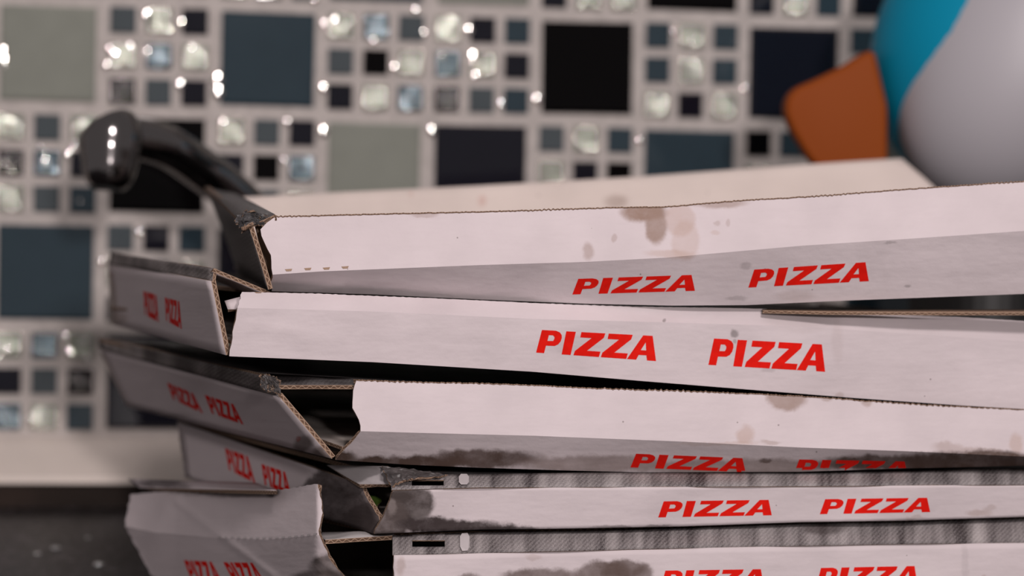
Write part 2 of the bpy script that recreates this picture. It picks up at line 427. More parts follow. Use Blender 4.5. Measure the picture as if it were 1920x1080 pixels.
# the splashback beyond the picture's edge, too far aside to be picked apart
bm = bmesh.new()
for c in range(-9, 19):
    for r in range(-6, 4):
        if -1 <= c <= 9 and -1 <= r <= 3: continue
        cx, cz = GX+M_*(c+.5), GZ-M_*(r+.5)
        if (c+r) % 2 == 0: L = [(cx, cz, M_*.43, rt.randrange(4))]
        else: L = [(cx+M_*.327*i, cz-M_*.327*j, M_*.1175, rt.randrange(4)) for i in (-1, 0, 1) for j in (-1, 0, 1)]
        for x, z, h, mi in L:
            v = [bm.verts.new((x+sx*(h-e), y, z+sz*(h-e))) for e, y in ((0, YW+.004), (.0008, YW-.0005)) for sx, sz in ((-1, -1), (1, -1), (1, 1), (-1, 1))]
            fs = [bm.faces.new(v[4:8])]+[bm.faces.new([v[k], v[(k+1) % 4], v[4+(k+1) % 4], v[4+k]]) for k in range(4)]
            for f in fs: f.material_index = mi
me = bpy.data.meshes.new('outer_tiles'); bm.to_mesh(me); bm.free()
for k in 'psnk': me.materials.append(TM[k])
o = link('outer_tiles', me); o.parent = wall; o['kind'] = 'stuff'
GLINT = simple('glint_bead', (.85, .83, .80), .03, 1)  # mirror-metal domes added on the tiles to make bright glints
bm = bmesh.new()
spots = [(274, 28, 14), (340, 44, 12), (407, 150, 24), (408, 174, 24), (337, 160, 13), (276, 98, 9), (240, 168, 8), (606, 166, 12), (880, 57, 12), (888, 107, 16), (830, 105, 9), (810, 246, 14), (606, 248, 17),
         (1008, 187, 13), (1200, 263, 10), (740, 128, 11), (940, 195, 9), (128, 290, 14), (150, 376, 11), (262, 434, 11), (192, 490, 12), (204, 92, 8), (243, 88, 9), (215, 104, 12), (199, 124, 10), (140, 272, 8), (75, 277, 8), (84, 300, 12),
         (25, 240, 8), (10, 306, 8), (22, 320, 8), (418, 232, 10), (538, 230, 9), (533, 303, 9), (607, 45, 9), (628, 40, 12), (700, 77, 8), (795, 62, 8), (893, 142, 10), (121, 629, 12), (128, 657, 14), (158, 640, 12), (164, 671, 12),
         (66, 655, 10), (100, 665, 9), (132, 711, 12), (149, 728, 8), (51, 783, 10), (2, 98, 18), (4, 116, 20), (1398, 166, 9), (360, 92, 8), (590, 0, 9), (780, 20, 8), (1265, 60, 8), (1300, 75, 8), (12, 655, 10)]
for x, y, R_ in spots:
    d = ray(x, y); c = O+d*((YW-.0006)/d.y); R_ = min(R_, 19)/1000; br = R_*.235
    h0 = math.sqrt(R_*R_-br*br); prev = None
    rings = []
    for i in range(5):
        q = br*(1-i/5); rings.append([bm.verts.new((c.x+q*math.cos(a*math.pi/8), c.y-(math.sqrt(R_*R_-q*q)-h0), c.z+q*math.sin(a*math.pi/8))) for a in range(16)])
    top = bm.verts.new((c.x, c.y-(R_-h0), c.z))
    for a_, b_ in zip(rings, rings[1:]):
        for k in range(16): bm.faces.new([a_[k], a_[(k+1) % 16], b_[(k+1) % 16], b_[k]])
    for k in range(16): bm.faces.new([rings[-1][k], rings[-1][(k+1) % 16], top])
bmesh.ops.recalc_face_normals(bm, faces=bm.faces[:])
me = bpy.data.meshes.new('glint_beads'); bm.to_mesh(me); bm.free(); me.materials.append(GLINT)
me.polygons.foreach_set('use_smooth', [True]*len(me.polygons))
o = link('glint_beads', me); o.parent = wall; o['kind'] = 'stuff'
# sloping window-sill like ledge at the foot of the tiles
CREAM = simple('cream_ledge', (.90, .79, .72), .5, noise=.08, nscale=14)
DKWOOD = simple('dark_brown_edge', (.03, .019, .015), .6, spec=.15, noise=.4, nscale=18)
prof = [(YW+.002, SILLZ+.002), (YW-.008, SILLZ), (YW-.045, SILLZ-.022), (YW-.049, SILLZ-.024), (YW-.051, SILLZ-.028), (YW-.051, SILLZ-.029)]
v = []; f = []
for x in (-1.1, 1.5):
    for y, z in prof+[(YW-.047, SILLZ-.029), (YW+.002, SILLZ-.029)]: v.append((x, y, z))
n = len(v)//2
f = [[i, i+n, (i+1) % n+n, (i+1) % n] for i in range(n)]+[list(range(n)), list(range(2*n-1, n-1, -1))]
o = link('trim_1', mesh('trim_1', v, f, [CREAM])); setp(o, kind='structure', label='cream sloping ledge at the foot of the tiled wall')
o = link('trim_2', box_mesh('trim_2', -1.1, 1.5, YW-.046, YW+.002, CT, SILLZ-.029, [DKWOOD])); setp(o, kind='structure', label='dark brown strip below the cream ledge')
def granite():
    m, nt, b = nmat('black_speckled_granite'); N = nt.nodes
    tc = N.new('ShaderNodeTexCoord'); vo = N.new('ShaderNodeTexVoronoi'); vo.inputs['Scale'].default_value = 260; nt.links.new(tc.outputs['Object'], vo.inputs['Vector'])
    s = math_(nt, 'GREATER_THAN', math_(nt, 'FRACT', math_(nt, 'MULTIPLY', vo.outputs['Color'], 5.1)), .86)
    n = N.new('ShaderNodeTexNoise'); n.inputs['Scale'].default_value = 40; nt.links.new(tc.outputs['Object'], n.inputs['Vector'])
    c = mixc(nt, n.outputs['Fac'], (.008, .006, .006), (.03, .025, .027)); c = mixc(nt, math_(nt, 'MULTIPLY', s, .6), c, (.17, .15, .16))
    nt.links.new(c, b.inputs['Base Color']); b.inputs['Roughness'].default_value = .38; b.inputs['Specular IOR Level'].default_value = .12
    return m
GRAN = granite()
o = link('worktop', box_mesh('worktop', -1.1, 1.5, 0.95, YW-.047, CT-.04, CT, [GRAN])); setp(o, kind='structure', label='glossy black speckled worktop under the pizza boxes')
# ------------------------------------------------------------------ pizza boxes
BR = (.33, .225, .185); TAN = (.50, .35, .29); GRY = (.22, .19, .19); DK = (.055, .042, .04)
def shell(root, A0, B0, C0, A1, B1, C1, lidmat, lid=True, D1off=0, base_mat=None, th=.0022, right=True, bot=None, zf=None, foff=.012, xl=520, rdrop=0):
    """hidden faces of the box: base, back, right wall and lid from its corner posts (0 bottom, 1 top)"""
    D0 = B0+C0-A0; D1 = B1+C1-A1
    up = Vector((0, 0, 1))
    # base, set a little up inside the walls, its front edge following the front wall
    n = 24; xs = [xl+(2095-xl)*k/(n-1) for k in range(n)]
    fr_ = [P(x, interp(bot, x), zf(x)+foff+.008)+up*.0055 for x in xs]
    rows = []
    for i in range(8):
        t = i/7; rows.append([(C0*(1-k/(n-1))+D0*(k/(n-1))+up*.010)*t+fr_[k]*(1-t) + up*.004*math.sin(math.pi*t) for k in range(n)])
    sheet('base', rows, th*.8, base_mat or INNER, root, INNER)
    if lid:
        sheet('lid', bil(C1, D1, B1, A1, 8, 10, sag=.002, jit=.0006), th, lidmat, root, INNER)
    if right:
        sheet('side_wall', bil(B1-up*.006, D1-up*(rdrop+.012), D0+up*.012, B0+up*.006, 2, 3), th, paper_plain, root, INNER)
    return D0, D1
paper_plain = paper('white_board')
def mk(name_lbl): 
    pass
def cut_edge(fr, rows, h=.00036):
    lo = [p-Vector((0, 0, h))-F*.0003 for p in rows[0]]; hi = [p+Vector((0, 0, h*.7))+Vector((0, 0, h*.5*abs(math.sin(k*1.7)))) -F*.0002 for k, p in enumerate(rows[0])]
    sheet('cut_edge', [hi, lo], .0006, RIM, fr, RIM, [[(k*.003, .25) for k in range(len(hi))], [(k*.003, .6) for k in range(len(hi))]])
# ---------------- box 1, topmost, open
zf1 = zlin(510, 1.335, 2100, 1.40)
A0 = P(510, 546, 1.338); B0 = P(2100, 546, 1.405); C0 = P(440, 507, 1.73)
box1 = empty('pizza_box', A0, 'topmost pizza box, open, brown grease patch on its bright upper front band', 'pizza box', 'stacked pizza boxes')
m1 = paper('box_front_top', [
    (1208, 398, 46, 20, .95, BR), (1230, 425, 22, 36, .8, BR), (1275, 412, 30, 34, .42, TAN), (1285, 450, 28, 40, .35, TAN), (1258, 476, 52, 9, .42, TAN),
    (1350, 381, 55, 11, .6, BR), (1102, 471, 12, 18, .5, BR), (1152, 446, 6, 8, .35, BR), (797, 402, 28, 6, .4, BR),
    (1345, 420, 8, 6, .3, BR), (1365, 419, 4, 9, .3, BR), (1340, 437, 9, 5, .3, TAN), (1398, 499, 12, 8, .35, GRY), (1380, 560, 22, 5, .35, GRY), (1490, 555, 40, 12, .22, BR),
    (1702, 536, 7, 3, .5, GRY), (1670, 455, 14, 3, .4, GRY)])
top1 = [(510, 405), (780, 400), (1000, 393), (1150, 389), (1250, 388), (1400, 374), (1560, 365), (1700, 355), (1920, 339), (2100, 324)]
fold1 = [(510, 515), (600, 509), (900, 497), (1100, 491), (1250, 483), (1500, 461), (1700, 448), (1920, 433), (2100, 421)]
bot1 = [(510, 546), (700, 552), (900, 561.5), (1100, 569.5), (1260, 573), (1400, 572), (1600, 563), (1920, 551), (2100, 546)]
rows, uv = banded([top1, fold1, bot1], [(0, 514), (.22, 488), (.45, 496), (.68, 508), (1, 511), (1.5, 508), (2, 510)], [(0, 2100), (2, 2105)], zf1,
                  [.007, 0, .018], 380, [9, 6], wave=(2.2, 8.5), jit=1, ridges=[(1615, 476, 1665, 508, 4, .0007), (1665, 509, 1800, 500, 4, .0008), (1245, 390, 1247, 440, 5, .0005), (560, 545, 640, 538, 6, .0006)])
fr = sheet('front_wall', rows, .0022, m1, box1, INNER, uv, folds=[9])
cut_edge(fr, rows)
word(fr, fr, [(1073, 523), (1303, 515), (1303, 545), (1073, 552)])
word(fr, fr, [(1403, 506), (1629, 491), (1629, 527), (1403, 539)])
for (x, y) in ((541, 507), (577, 505), (612, 504), (647, 502)):
    patch('perforation', fr, fr, [(x-7, y-2), (x+7, y-3), (x+5, y+1.5), (x-4, y+2)], RIM, .0002)
# left wall: narrow, dark printed, leaning, with folded rim strip
ms1 = paper('box_side_dark', halftone=((.06, .052, .053), (.20, .178, .175)))
zs1 = zlin(500, 1.338, 440, 1.73)
def lerp(a, b, t): return a+(b-a)*t
def quadrows(TL, ZTL, TR, ZTR, BR_, ZBR, BL, ZBL, R, N, seed=1, jit=.0005):
    a, b, c, d = P(*TL, ZTL), P(*TR, ZTR), P(*BR_, ZBR), P(*BL, ZBL)
    rnd = random.Random(seed); p1 = rnd.random()*6
    n = (b-a).cross(d-a).normalized(); rows, uv = [], []
    for i in range(R):
        t = i/(R-1); r, u = [], []
        for j in range(N):
            s = j/(N-1)
            p = (a*(1-s)+b*s)*(1-t)+(d*(1-s)+c*s)*t
            p = p+n*jit*math.sin(s*8+p1)*math.sin(math.pi*t)
            # chart follows the sheet
            x = (TL[0]*(1-s)+TR[0]*s)*(1-t)+(BL[0]*(1-s)+BR_[0]*s)*t; y = (TL[1]*(1-s)+TR[1]*s)*(1-t)+(BL[1]*(1-s)+BR_[1]*s)*t
            r.append(p); u.append((x/1000, y/1000))
        rows.append(r); uv.append(u)
    return rows, uv
rows, uv = quadrows((386, 352), 1.72, (466, 424), 1.345, (503, 543), 1.338, (446, 512), 1.73, 6, 14)
s1 = sheet('side_wall', rows, .0024, ms1, box1, KRAFT, uv)
rows, uv = quadrows((440, 361), 1.735, (516, 402), 1.345, (460, 424), 1.345, (385, 349), 1.72, 4, 16, jit=.001)
sheet('folded_rim', rows, .0016, DARKTOP, s1, KRAFT, uv)
# crumpled torn tuck at the corner
rows = []; uv = []; rr = random.Random(11)
pts = [[(442, 404), (462, 396), (484, 399), (503, 404), (515, 405)], [(440, 414), (458, 405), (480, 404), (500, 408), (512, 410)], [(447, 422), (462, 413), (482, 412), (500, 413), (508, 412)], [(452, 429), (464, 421), (480, 422), (494, 422), (500, 417)]]
crumple('crumpled_tuck', pts, 1.353, -.010, .0016, simple('crushed_foil_grey', (.085, .08, .083), .4, noise=.5, nscale=240), s1, 'dark crumpled torn corner', seed=5)
rows, uv = quadrows((452, 427), 1.342, (476, 421), 1.342, (470, 428), 1.346, (455, 436), 1.342, 3, 4)
sheet('torn_lip', rows, .0016, RIM, s1, RIM, uv)
rows, uv = quadrows((478, 424), 1.356, (560, 415), 1.36, (560, 540), 1.362, (506, 540), 1.358, 4, 4)
sheet('inner_flap', rows, .002, KRAFT, box1, KRAFT, uv)
# back wall, its inner face seen over the front
mback = paper('box_inner_back', [(905, 378, 9, 12, .35, (.6, .3, .25)), (1155, 378, 26, 14, .55, (.38, .28, .24)), (770, 362, 5, 5, .3, (.6, .3, .25))], base=(.80, .69, .64))
rows, uv = banded([[(432, 371), (600, 362), (900, 348), (1200, 331), (1500, 309), (1690, 297)], [(440, 505), (1690, 452)]], [(0, 432), (1, 440)], [(0, 1690), (.5, 1775), (1, 1800)],
                  zlin(432, 1.745, 1690, 1.80), [0, -.008], 60, [8], jit=1)
sheet('back_wall', rows, .0022, mback, box1, paper_plain, uv)
shell(box1, A0, B0, C0, P(510, 405, 1.34), P(2100, 324, 1.404), P(386, 352, 1.72), DARKTOP, lid=False, bot=bot1, zf=zf1, foff=.016, xl=520, rdrop=.03)
# ---------------- box 2
A0 = P(430, 667, 1.342); B0 = P(2100, 776, 1.44); C0 = P(207, 608, 1.70)
A1 = P(452, 546, 1.344); B1 = P(2100, 612, 1.44); C1 = P(204, 478, 1.70)
box2 = empty('pizza_box', A0, 'second pizza box from the top, clean white front, small grey spot above PIZZA', 'pizza box', 'stacked pizza boxes')
zf2 = zlin(430, 1.329, 2100, 1.434)
m2 = paper('box_front_second', [(1378, 626, 8, 8, .7, GRY), (1378, 641, 5, 5, .45, GRY), (1247, 601, 4, 4, .6, GRY), (1540, 585, 90, 5, .25, BR), (1100, 645, 90, 20, .12, GRY), (1575, 742, 10, 8, .3, BR), (1500, 600, 70, 26, .08, BR), (1570, 640, 12, 50, .1, BR), (1440, 694, 14, 5, .25, GRY)])
top2 = [(440, 547), (600, 550), (800, 558.5), (1000, 568), (1200, 574.5), (1400, 578), (1600, 585), (1800, 594), (1920, 602), (2100, 613)]
fol2 = [(440, 577), (700, 584), (1000, 598), (1200, 603), (1500, 612), (1920, 640), (2100, 652)]
bot2 = [(430, 668), (700, 679), (1000, 697), (1200, 714), (1400, 730), (1600, 746), (1800, 760), (1920, 767), (2100, 776)]
rows, uv = banded([top2, fol2, bot2], [(0, 453), (1, 445), (2, 429)], [(0, 2100), (2, 2100)], zf2, [.008, 0, .004], 300, [5, 8], wave=(1.0, 8.5), jit=1.2, seed=5, ridges=[(470, 612, 560, 618, 6, .0006), (520, 628, 640, 634, 8, .0004)])
fr = sheet('front_wall', rows, .0022, m2, box2, INNER, uv, folds=[5])
word(fr, fr, [(1005, 618), (1230, 630), (1230, 677), (1005, 661)])
word(fr, fr, [(1328, 634), (1547, 646), (1547, 697), (1328, 684)])
for (x, y) in ((484, 548.5), (590, 550)):
    patch('perforation', fr, fr, [(x-7, y-.5), (x+7, y), (x+5, y+1.5), (x-4, y+1.5)], RIM, .0002)
ms2 = paper('box_side_second', [(212, 560, 9, 60, .5, (.3, .22, .18)), (222, 598, 26, 14, .5, (.3, .22, .18))])
rows, uv = quadrows((203, 492), 1.70, (396, 527), 1.345, (424, 666), 1.342, (213, 609), 1.70, 8, 22, seed=4)
s2 = sheet('side_wall', rows, .0024, ms2, box2, KRAFT, uv)
word(s2, s2, [(268, 545), (294, 553), (298, 604), (272, 590)])
word(s2, s2, [(308, 557), (337, 565), (341, 617), (312, 601)])
patch('crease', s2, s2, [(296, 548), (297.5, 548), (296.5, 590), (294, 632), (292.5, 632), (295, 590)], simple('dark_crease', (.06, .05, .05), .8), .0003)
rows, uv = quadrows((206, 473), 1.705, (401, 503), 1.348, (398, 529), 1.344, (202, 494), 1.698, 5, 20, seed=8, jit=.0008)
HT = paper('halftone_print', [(862, 0, 1, 1, 0, BR)], halftone=((.045, .036, .038), (.44, .40, .40)), streak=True)
HTS = paper('halftone_side', halftone=((.06, .05, .05), (.34, .30, .295)), streak=True)
sheet('lid_edge_band', rows, .0016, HTS, s2, KRAFT, uv, label='dark halftone printed edge band')
# the lid's cut edge runs down from the side wall to the front wall
rows, uv = quadrows((206, 473), 1.705, (1860, 452), 1.82, (503, 545), 1.345, (401, 503), 1.348, 5, 12)
rows = bil(C1-Vector((0, 0, .012)), C1+B1-A1-Vector((0, 0, .016)), P(2100, 612, 1.462), P(503, 546, 1.362), 10, 14, sag=.006)
l2 = sheet('lid', rows, .0022, DARKTOP, box2, INNER)
rows, uv = quadrows((374, 506), 1.42, (474, 549), 1.42, (503, 545), 1.346, (401, 503), 1.346, 6, 8)
sheet('lid_corner', rows, .0020, DARKTOP, box2, paper_plain, uv)
rows = [[P(1430, 579, 1.40), P(1560, 581, 1.40), P(1750, 580, 1.41), P(1920, 580, 1.42), P(2080, 580, 1.43)], [P(1430, 582, 1.39), P(1560, 585, 1.39), P(1750, 586, 1.40), P(1920, 586, 1.41), P(2080, 587, 1.42)]]
sheet('lid_lip', rows, .0015, RIM, box2, KRAFT)
rows, uv = quadrows((421, 564), 1.353, (452, 556), 1.353, (452, 580), 1.350, (427, 580), 1.350, 3, 4)
sheet('tuck_tab', rows, .0022, paper_plain, fr, KRAFT, uv)
shell(box2, A0, B0, C0, A1, B1, C1, DARKTOP, lid=False, bot=bot2, zf=zf2, foff=0, xl=440)
D0 = B0+C0-A0; D1 = B1+C1-A1
sheet('back_wall', bil(D1-Vector((0, 0, .014)), C1-Vector((0, 0, .008)), C0, D0, 3, 4), .0022, paper_plain, box2, INNER)
# ---------------- box 3
A0 = P(627, 860, 1.347); B0 = P(2100, 872, 1.43); C0 = P(237, 760, 1.70)
A1 = P(665, 712, 1.349); B1 = P(2100, 779, 1.43); C1 = P(187, 640, 1.70)
box3 = empty('pizza_box', A0, 'third pizza box from the top, crushed, lower front band brown with grease', 'pizza box', 'stacked pizza boxes')
zf3 = zlin(665, 1.335, 2100, 1.42)
m3 = paper('box_front_third', [
    (1475, 742, 40, 30, .72, BR), (1398, 817, 18, 21, .5, TAN), (1445, 829, 18, 5, .4, BR), (1551, 746, 14, 7, .45, BR), (1627, 750, 12, 12, .5, BR),
    (1778, 840, 34, 11, .38, BR), (1820, 845, 24, 8, .35, BR), (1860, 848, 26, 7, .4, BR), (1905, 832, 16, 22, .45, TAN), (1345, 832, 90, 4, .3, TAN), (690, 712, 24, 4, .4, BR),
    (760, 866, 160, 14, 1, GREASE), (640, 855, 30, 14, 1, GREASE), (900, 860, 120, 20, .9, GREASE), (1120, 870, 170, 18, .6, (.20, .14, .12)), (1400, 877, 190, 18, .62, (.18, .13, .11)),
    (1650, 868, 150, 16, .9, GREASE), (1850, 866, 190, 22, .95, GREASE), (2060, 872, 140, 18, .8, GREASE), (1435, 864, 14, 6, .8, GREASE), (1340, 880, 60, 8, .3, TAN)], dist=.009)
top3 = [(655, 711), (900, 718), (1100, 727), (1280, 731), (1500, 743), (1700, 755), (1920, 768), (2100, 778)]
fol3 = [(660, 808), (800, 812), (1000, 817), (1280, 828), (1500, 839), (1700, 846), (1920, 856), (2100, 862)]
bot3 = [(625, 862), (760, 871), (900, 877), (1060, 882), (1200, 885.5), (1500, 884.5), (1700, 878), (1850, 875), (1920, 873), (2100, 872)]
rows, uv = banded([top3, fol3, bot3], [(0, 670), (.1, 664), (.55, 661), (.68, 668), (.82, 677), (1, 677), (2, 628)], [(0, 2100), (2, 2100)], zf3, [.006, 0, .017], 380, [9, 7], wave=(3.2, 10.5), jit=1, seed=9)
fr = sheet('front_wall', rows, .0022, m3, box3, INNER, uv, folds=[9])
cut_edge(fr, rows, .0003)
word(fr, fr, [(1182, 850), (1398, 859), (1398, 885), (1182, 876)], step=8)
word(fr, fr, [(1488, 861), (1702, 865), (1702, 892), (1488, 890)], clip=885.5, step=8)
ms3 = paper('box_side_third', [(575, 835, 16, 20, .8, (.13, .1, .09)), (610, 850, 22, 16, .75, (.2, .15, .13)), (565, 826, 4, 6, .6, (.4, .08, .06)), (330, 785, 60, 6, .3, GRY)])
rows, uv = quadrows((188, 652), 1.70, (522, 742), 1.349, (622, 860), 1.347, (237, 762), 1.70, 9, 26, seed=6)
s3 = sheet('side_wall', rows, .0024, ms3, box3, KRAFT, uv)
word(s3, s3, [(311, 716), (363, 738), (381, 775), (325, 748)])
word(s3, s3, [(381, 739), (439, 758), (457, 796), (398, 775)])
rows, uv = quadrows((186, 632), 1.705, (498, 706), 1.352, (523, 744), 1.347, (187, 654), 1.698, 5, 26, seed=2, jit=.001)
sheet('lid_edge_band', rows, .0016, HTS, s3, KRAFT, uv, label='dark halftone printed edge band')
rows = bil(C1+Vector((0, 0, .002)), C1+B1-A1, P(2100, 775, 1.455), P(502, 704, 1.372), 10, 16, sag=.008)
sheet('lid', rows, .0022, DARKTOP, box3, KRAFT)
rows, uv = quadrows((500, 700), 1.375, (662, 709), 1.36, (664, 722), 1.350, (520, 722), 1.350, 4, 12, jit=.0006)
sheet('lid_front_edge', rows, .0022, DARKTOP, box3, KRAFT, uv)
rows = []; uv = []
pts = [[(488, 706), (500, 702), (512, 706), (522, 712)], [(488, 716), (498, 712), (510, 712), (524, 720)], [(491, 728), (503, 724), (512, 722), (524, 727)], [(500, 734), (510, 734), (518, 736), (528, 742)]]
crumple('crumpled_corner', pts, 1.351, -.004, .0012, simple('crushed_grey', (.10, .09, .09), .45, noise=.5, nscale=240), s3, 'dark crushed corner', n=12, seed=8)
# inner flap glimpsed in the gap and the base joining side to front
rows, uv = quadrows((560, 790), 1.55, (700, 798), 1.50, (700, 850), 1.40, (600, 845), 1.42, 4, 5)
sheet('inner_flap', rows, .002, INNER, box3, KRAFT, uv)
shell(box3, A0, B0, C0, A1, B1, C1, DARKTOP, lid=False, bot=bot3, zf=zf3, foff=0.016, xl=640)
D0 = B0+C0-A0; D1 = B1+C1-A1
sheet('back_wall', bil(D1-Vector((0, 0, .014)), C1-Vector((0, 0, .008)), C0, D0, 3, 4), .0022, paper_plain, box3, INNER)
# ---------------- box 4
A0 = P(702, 1001, 1.350); B0 = P(2100, 962, 1.43); C0 = P(348, 893, 1.64)
A1 = P(728, 895, 1.358); B1 = P(2100, 890, 1.44); C1 = P(335, 792, 1.64)
box4 = empty('pizza_box', A0, 'fourth pizza box from the top, thin grey printed band, dark greasy left corner', 'pizza box', 'stacked pizza boxes')
zf4 = zlin(700, 1.338, 2100, 1.43)
GD = (.055, .042, .042)
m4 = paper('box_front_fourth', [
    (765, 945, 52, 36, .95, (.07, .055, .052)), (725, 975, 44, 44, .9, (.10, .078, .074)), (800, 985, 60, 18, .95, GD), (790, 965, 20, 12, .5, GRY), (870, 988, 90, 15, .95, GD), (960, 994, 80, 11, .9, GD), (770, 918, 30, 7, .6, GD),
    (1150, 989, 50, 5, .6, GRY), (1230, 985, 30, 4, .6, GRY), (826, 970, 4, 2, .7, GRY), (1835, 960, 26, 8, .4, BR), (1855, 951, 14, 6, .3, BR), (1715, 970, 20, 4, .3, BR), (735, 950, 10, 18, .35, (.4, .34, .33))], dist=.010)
topb = [(728, 893), (840, 889), (900, 889), (1100, 886), (1500, 887), (1700, 883), (1850, 879), (1920, 880), (2100, 882)]
fol4 = [(728, 919), (900, 914), (1280, 913), (1600, 911), (1920, 909), (2100, 908)]
bot4 = [(700, 1001), (900, 993), (1000, 992), (1280, 987), (1500, 979), (1700, 976), (1920, 969), (2100, 962)]
rows, uv = banded([fol4, bot4], [(0, 738), (.5, 722), (1, 701)], [(0, 2100), (1, 2100)], zf4, [0, .004], 240, [12], jit=1.4, seed=12)
fr = sheet('front_wall', rows, .0022, m4, box4, INNER, uv)
word(fr, fr, [(1234, 940), (1447, 937), (1447, 966), (1234, 970)])
word(fr, fr, [(1537, 936), (1744, 933), (1744, 960), (1537, 964)])
def slotted_band(top, bot, zf, x0, slot, seed, d0, mat, offtop=.013):
    # the printed fold of the lid over the front, with a cut slot near its left end
    g = []
    out = None
    xs0, xs1, y0, y1 = slot
    for (a, b, te, be) in ((x0, xs0, None, None), (xs1, 2100, None, None), (xs0, xs1, None, y0), (xs0, xs1, y1, None)):
        N = max(4, int((b-a)/12))
        e0 = top if te is None else [(xs0, te), (xs1, te)]
        e1 = bot if be is None else [(xs0, be), (xs1, be)]
        def off(x, y):
            t = (y-interp(top, x))/(interp(bot, x)-interp(top, x)); t = max(0, min(1, t))
            return offtop*(1-t)**1.4
        rows, uv = [], []
        for i in range(6):
            t = i/5; r, u = [], []
            for j in range(N):
                x = a+(b-a)*j/(N-1); y = interp(e0, x)*(1-t)+interp(e1, x)*t
                r.append(P(x, y, zf(x)+off(x, y)-.0006)); u.append((x/1000, y/1000))
            rows.append(r); uv.append(u)
        g.append((rows, uv))
    return g
def join_band(name, g, th, mat, parent, label=None):
    objs = [sheet(name, r, th, mat, parent, KRAFT, u) for r, u in g]
    bm = bmesh.new()
    for o in objs: bm.from_mesh(o.data)
    me = objs[0].data; mats = list(me.materials)
    keep = objs[0]
    me2 = bpy.data.meshes.new(name); bm.to_mesh(me2); bm.free()
    for m in mats: me2.materials.append(m)
    for o in objs[1:]: bpy.data.objects.remove(o)
    keep.data = me2
    vs = [v.co.copy() for v in me2.vertices]; TREE[keep.name] = BVHTree.FromPolygons([tuple(v) for v in vs], [list(p.vertices) for p in me2.polygons if p.material_index == 0])
    if label: keep['label'] = label
    return keep
b4 = join_band('lid_edge_band', slotted_band(topb, fol4, zf4, 734, (772, 832, 900, 910), 1, 0, HT), .0006, HT, box4, 'grey halftone printed fold with a cut slot')
patch('white_mark', b4, b4, [(864, 892), (875, 892), (879, 897), (879, 907), (875, 911), (864, 911), (860, 907), (860, 897)], WHITEINK, .0011)
ms4 = paper('box_side_fourth', [(640, 950, 92, 78, .92, (.06, .045, .045)), (690, 985, 60, 40, .9, (.07, .055, .055)), (560, 950, 20, 40, .85, (.07, .055, .05))], dist=.012)
rows, uv = banded([[(333, 790), (676, 908)], [(348, 895), (702, 1001)]], [(0, 333), (1, 348)], [(0, 676), (.3, 692), (.62, 712), (.8, 709), (1, 702)], zlin(333, 1.64, 702, 1.352), [.002, 0], 30, [12], seed=7)
s4 = sheet('side_wall', rows, .0024, ms4, box4, KRAFT, uv)
word(s4, s4, [(420, 839), (466, 856), (479, 906), (430, 881)])
word(s4, s4, [(488, 869), (536, 885), (547, 930), (497, 909)])
rows, uv = quadrows((612, 872), 1.41, (722, 874), 1.36, (733, 908), 1.352, (674, 908), 1.366, 5, 7, jit=.0012)
sheet('torn_liner', rows, .002, paper('torn_liner_white', base=(.50, .46, .47)), s4, KRAFT, uv)
crumple('crumpled_corner', [[(716, 873), (760, 877), (800, 884), (838, 889)], [(724, 890), (755, 889), (790, 890), (822, 893)], [(734, 915), (748, 904), (765, 899), (776, 898)]], 1.357, -.016, .0010, simple('crushed_dark_board', (.10, .088, .088), .45, noise=.5, nscale=120), box4, 'dark crushed corner of the lid', n=12, seed=3)
rows = bil(P(335, 788, 1.645), P(2000, 812, 1.76), P(2100, 884, 1.452), P(730, 891, 1.368), 10, 16, sag=.006)
sheet('lid', rows, .0022, DARKTOP, box4, KRAFT)
shell(box4, A0, B0, C0, A1, B1, C1, DARKTOP, lid=False, bot=bot4, zf=zf4, foff=0.004, xl=712)
D0 = B0+C0-A0; D1 = B1+C1-A1
sheet('back_wall', bil(D1-Vector((0, 0, .014)), C1-Vector((0, 0, .008)), C0, D0, 3, 4), .0022, paper_plain, box4, INNER)
# ---------------- box 5
A0 = P(735, 1176, 1.35); B0 = P(2100, 1150, 1.43); C0 = P(285, 1105, 1.62)
A1 = P(738, 1005, 1.352); B1 = P(2100, 975, 1.44); C1 = P(262, 930, 1.62)
box5 = empty('pizza_box', A0, 'fifth pizza box from the top, wide grey band, big dark blots, torn upright left flap', 'pizza box', 'stacked pizza boxes')
zf5 = zlin(738, 1.338, 2100, 1.43)
DB = (.12, .082, .072)
m5 = paper('box_front_fifth', [(1130, 1078, 60, 28, .85, DB), (1010, 1085, 80, 22, .8, DB), (1170, 1068, 50, 19, .8, DB), (1205, 1085, 22, 30, .7, DB), (880, 1084, 28, 10, .7, DB), (1000, 1045, 18, 6, .25, BR), (750, 1060, 9, 22, .4, BR), (1810, 1060, 9, 45, .14, GRY), (1845, 1085, 8, 8, .4, BR)], dist=.010)
top5 = [(738, 1003), (900, 997), (1100, 994), (1280, 989), (1500, 981), (1700, 978), (1920, 971), (2100, 964)]
fol5 = [(738, 1041), (1280, 1028), (1700, 1020), (1920, 1018), (2100, 1015)]
bot5 = [(738, 1176), (1280, 1166), (2100, 1150)]
rows, uv = banded([fol5, bot5], [(0, 740), (1, 733)], [(0, 2100), (1, 2100)], zf5, [0, .002], 240, [12], jit=1.2, seed=15)
fr = sheet('front_wall', rows, .0022, m5, box5, INNER, uv)
word(fr, fr, [(1238, 1070), (1432, 1067), (1432, 1101), (1238, 1105)])
word(fr, fr, [(1530, 1065), (1720, 1061), (1720, 1096), (1530, 1100)])
HT5 = paper('halftone_print_stained', [(1545, 990, 48, 14, .65, (.06, .045, .045))], halftone=((.05, .04, .042), (.46, .415, .415)), streak=True)
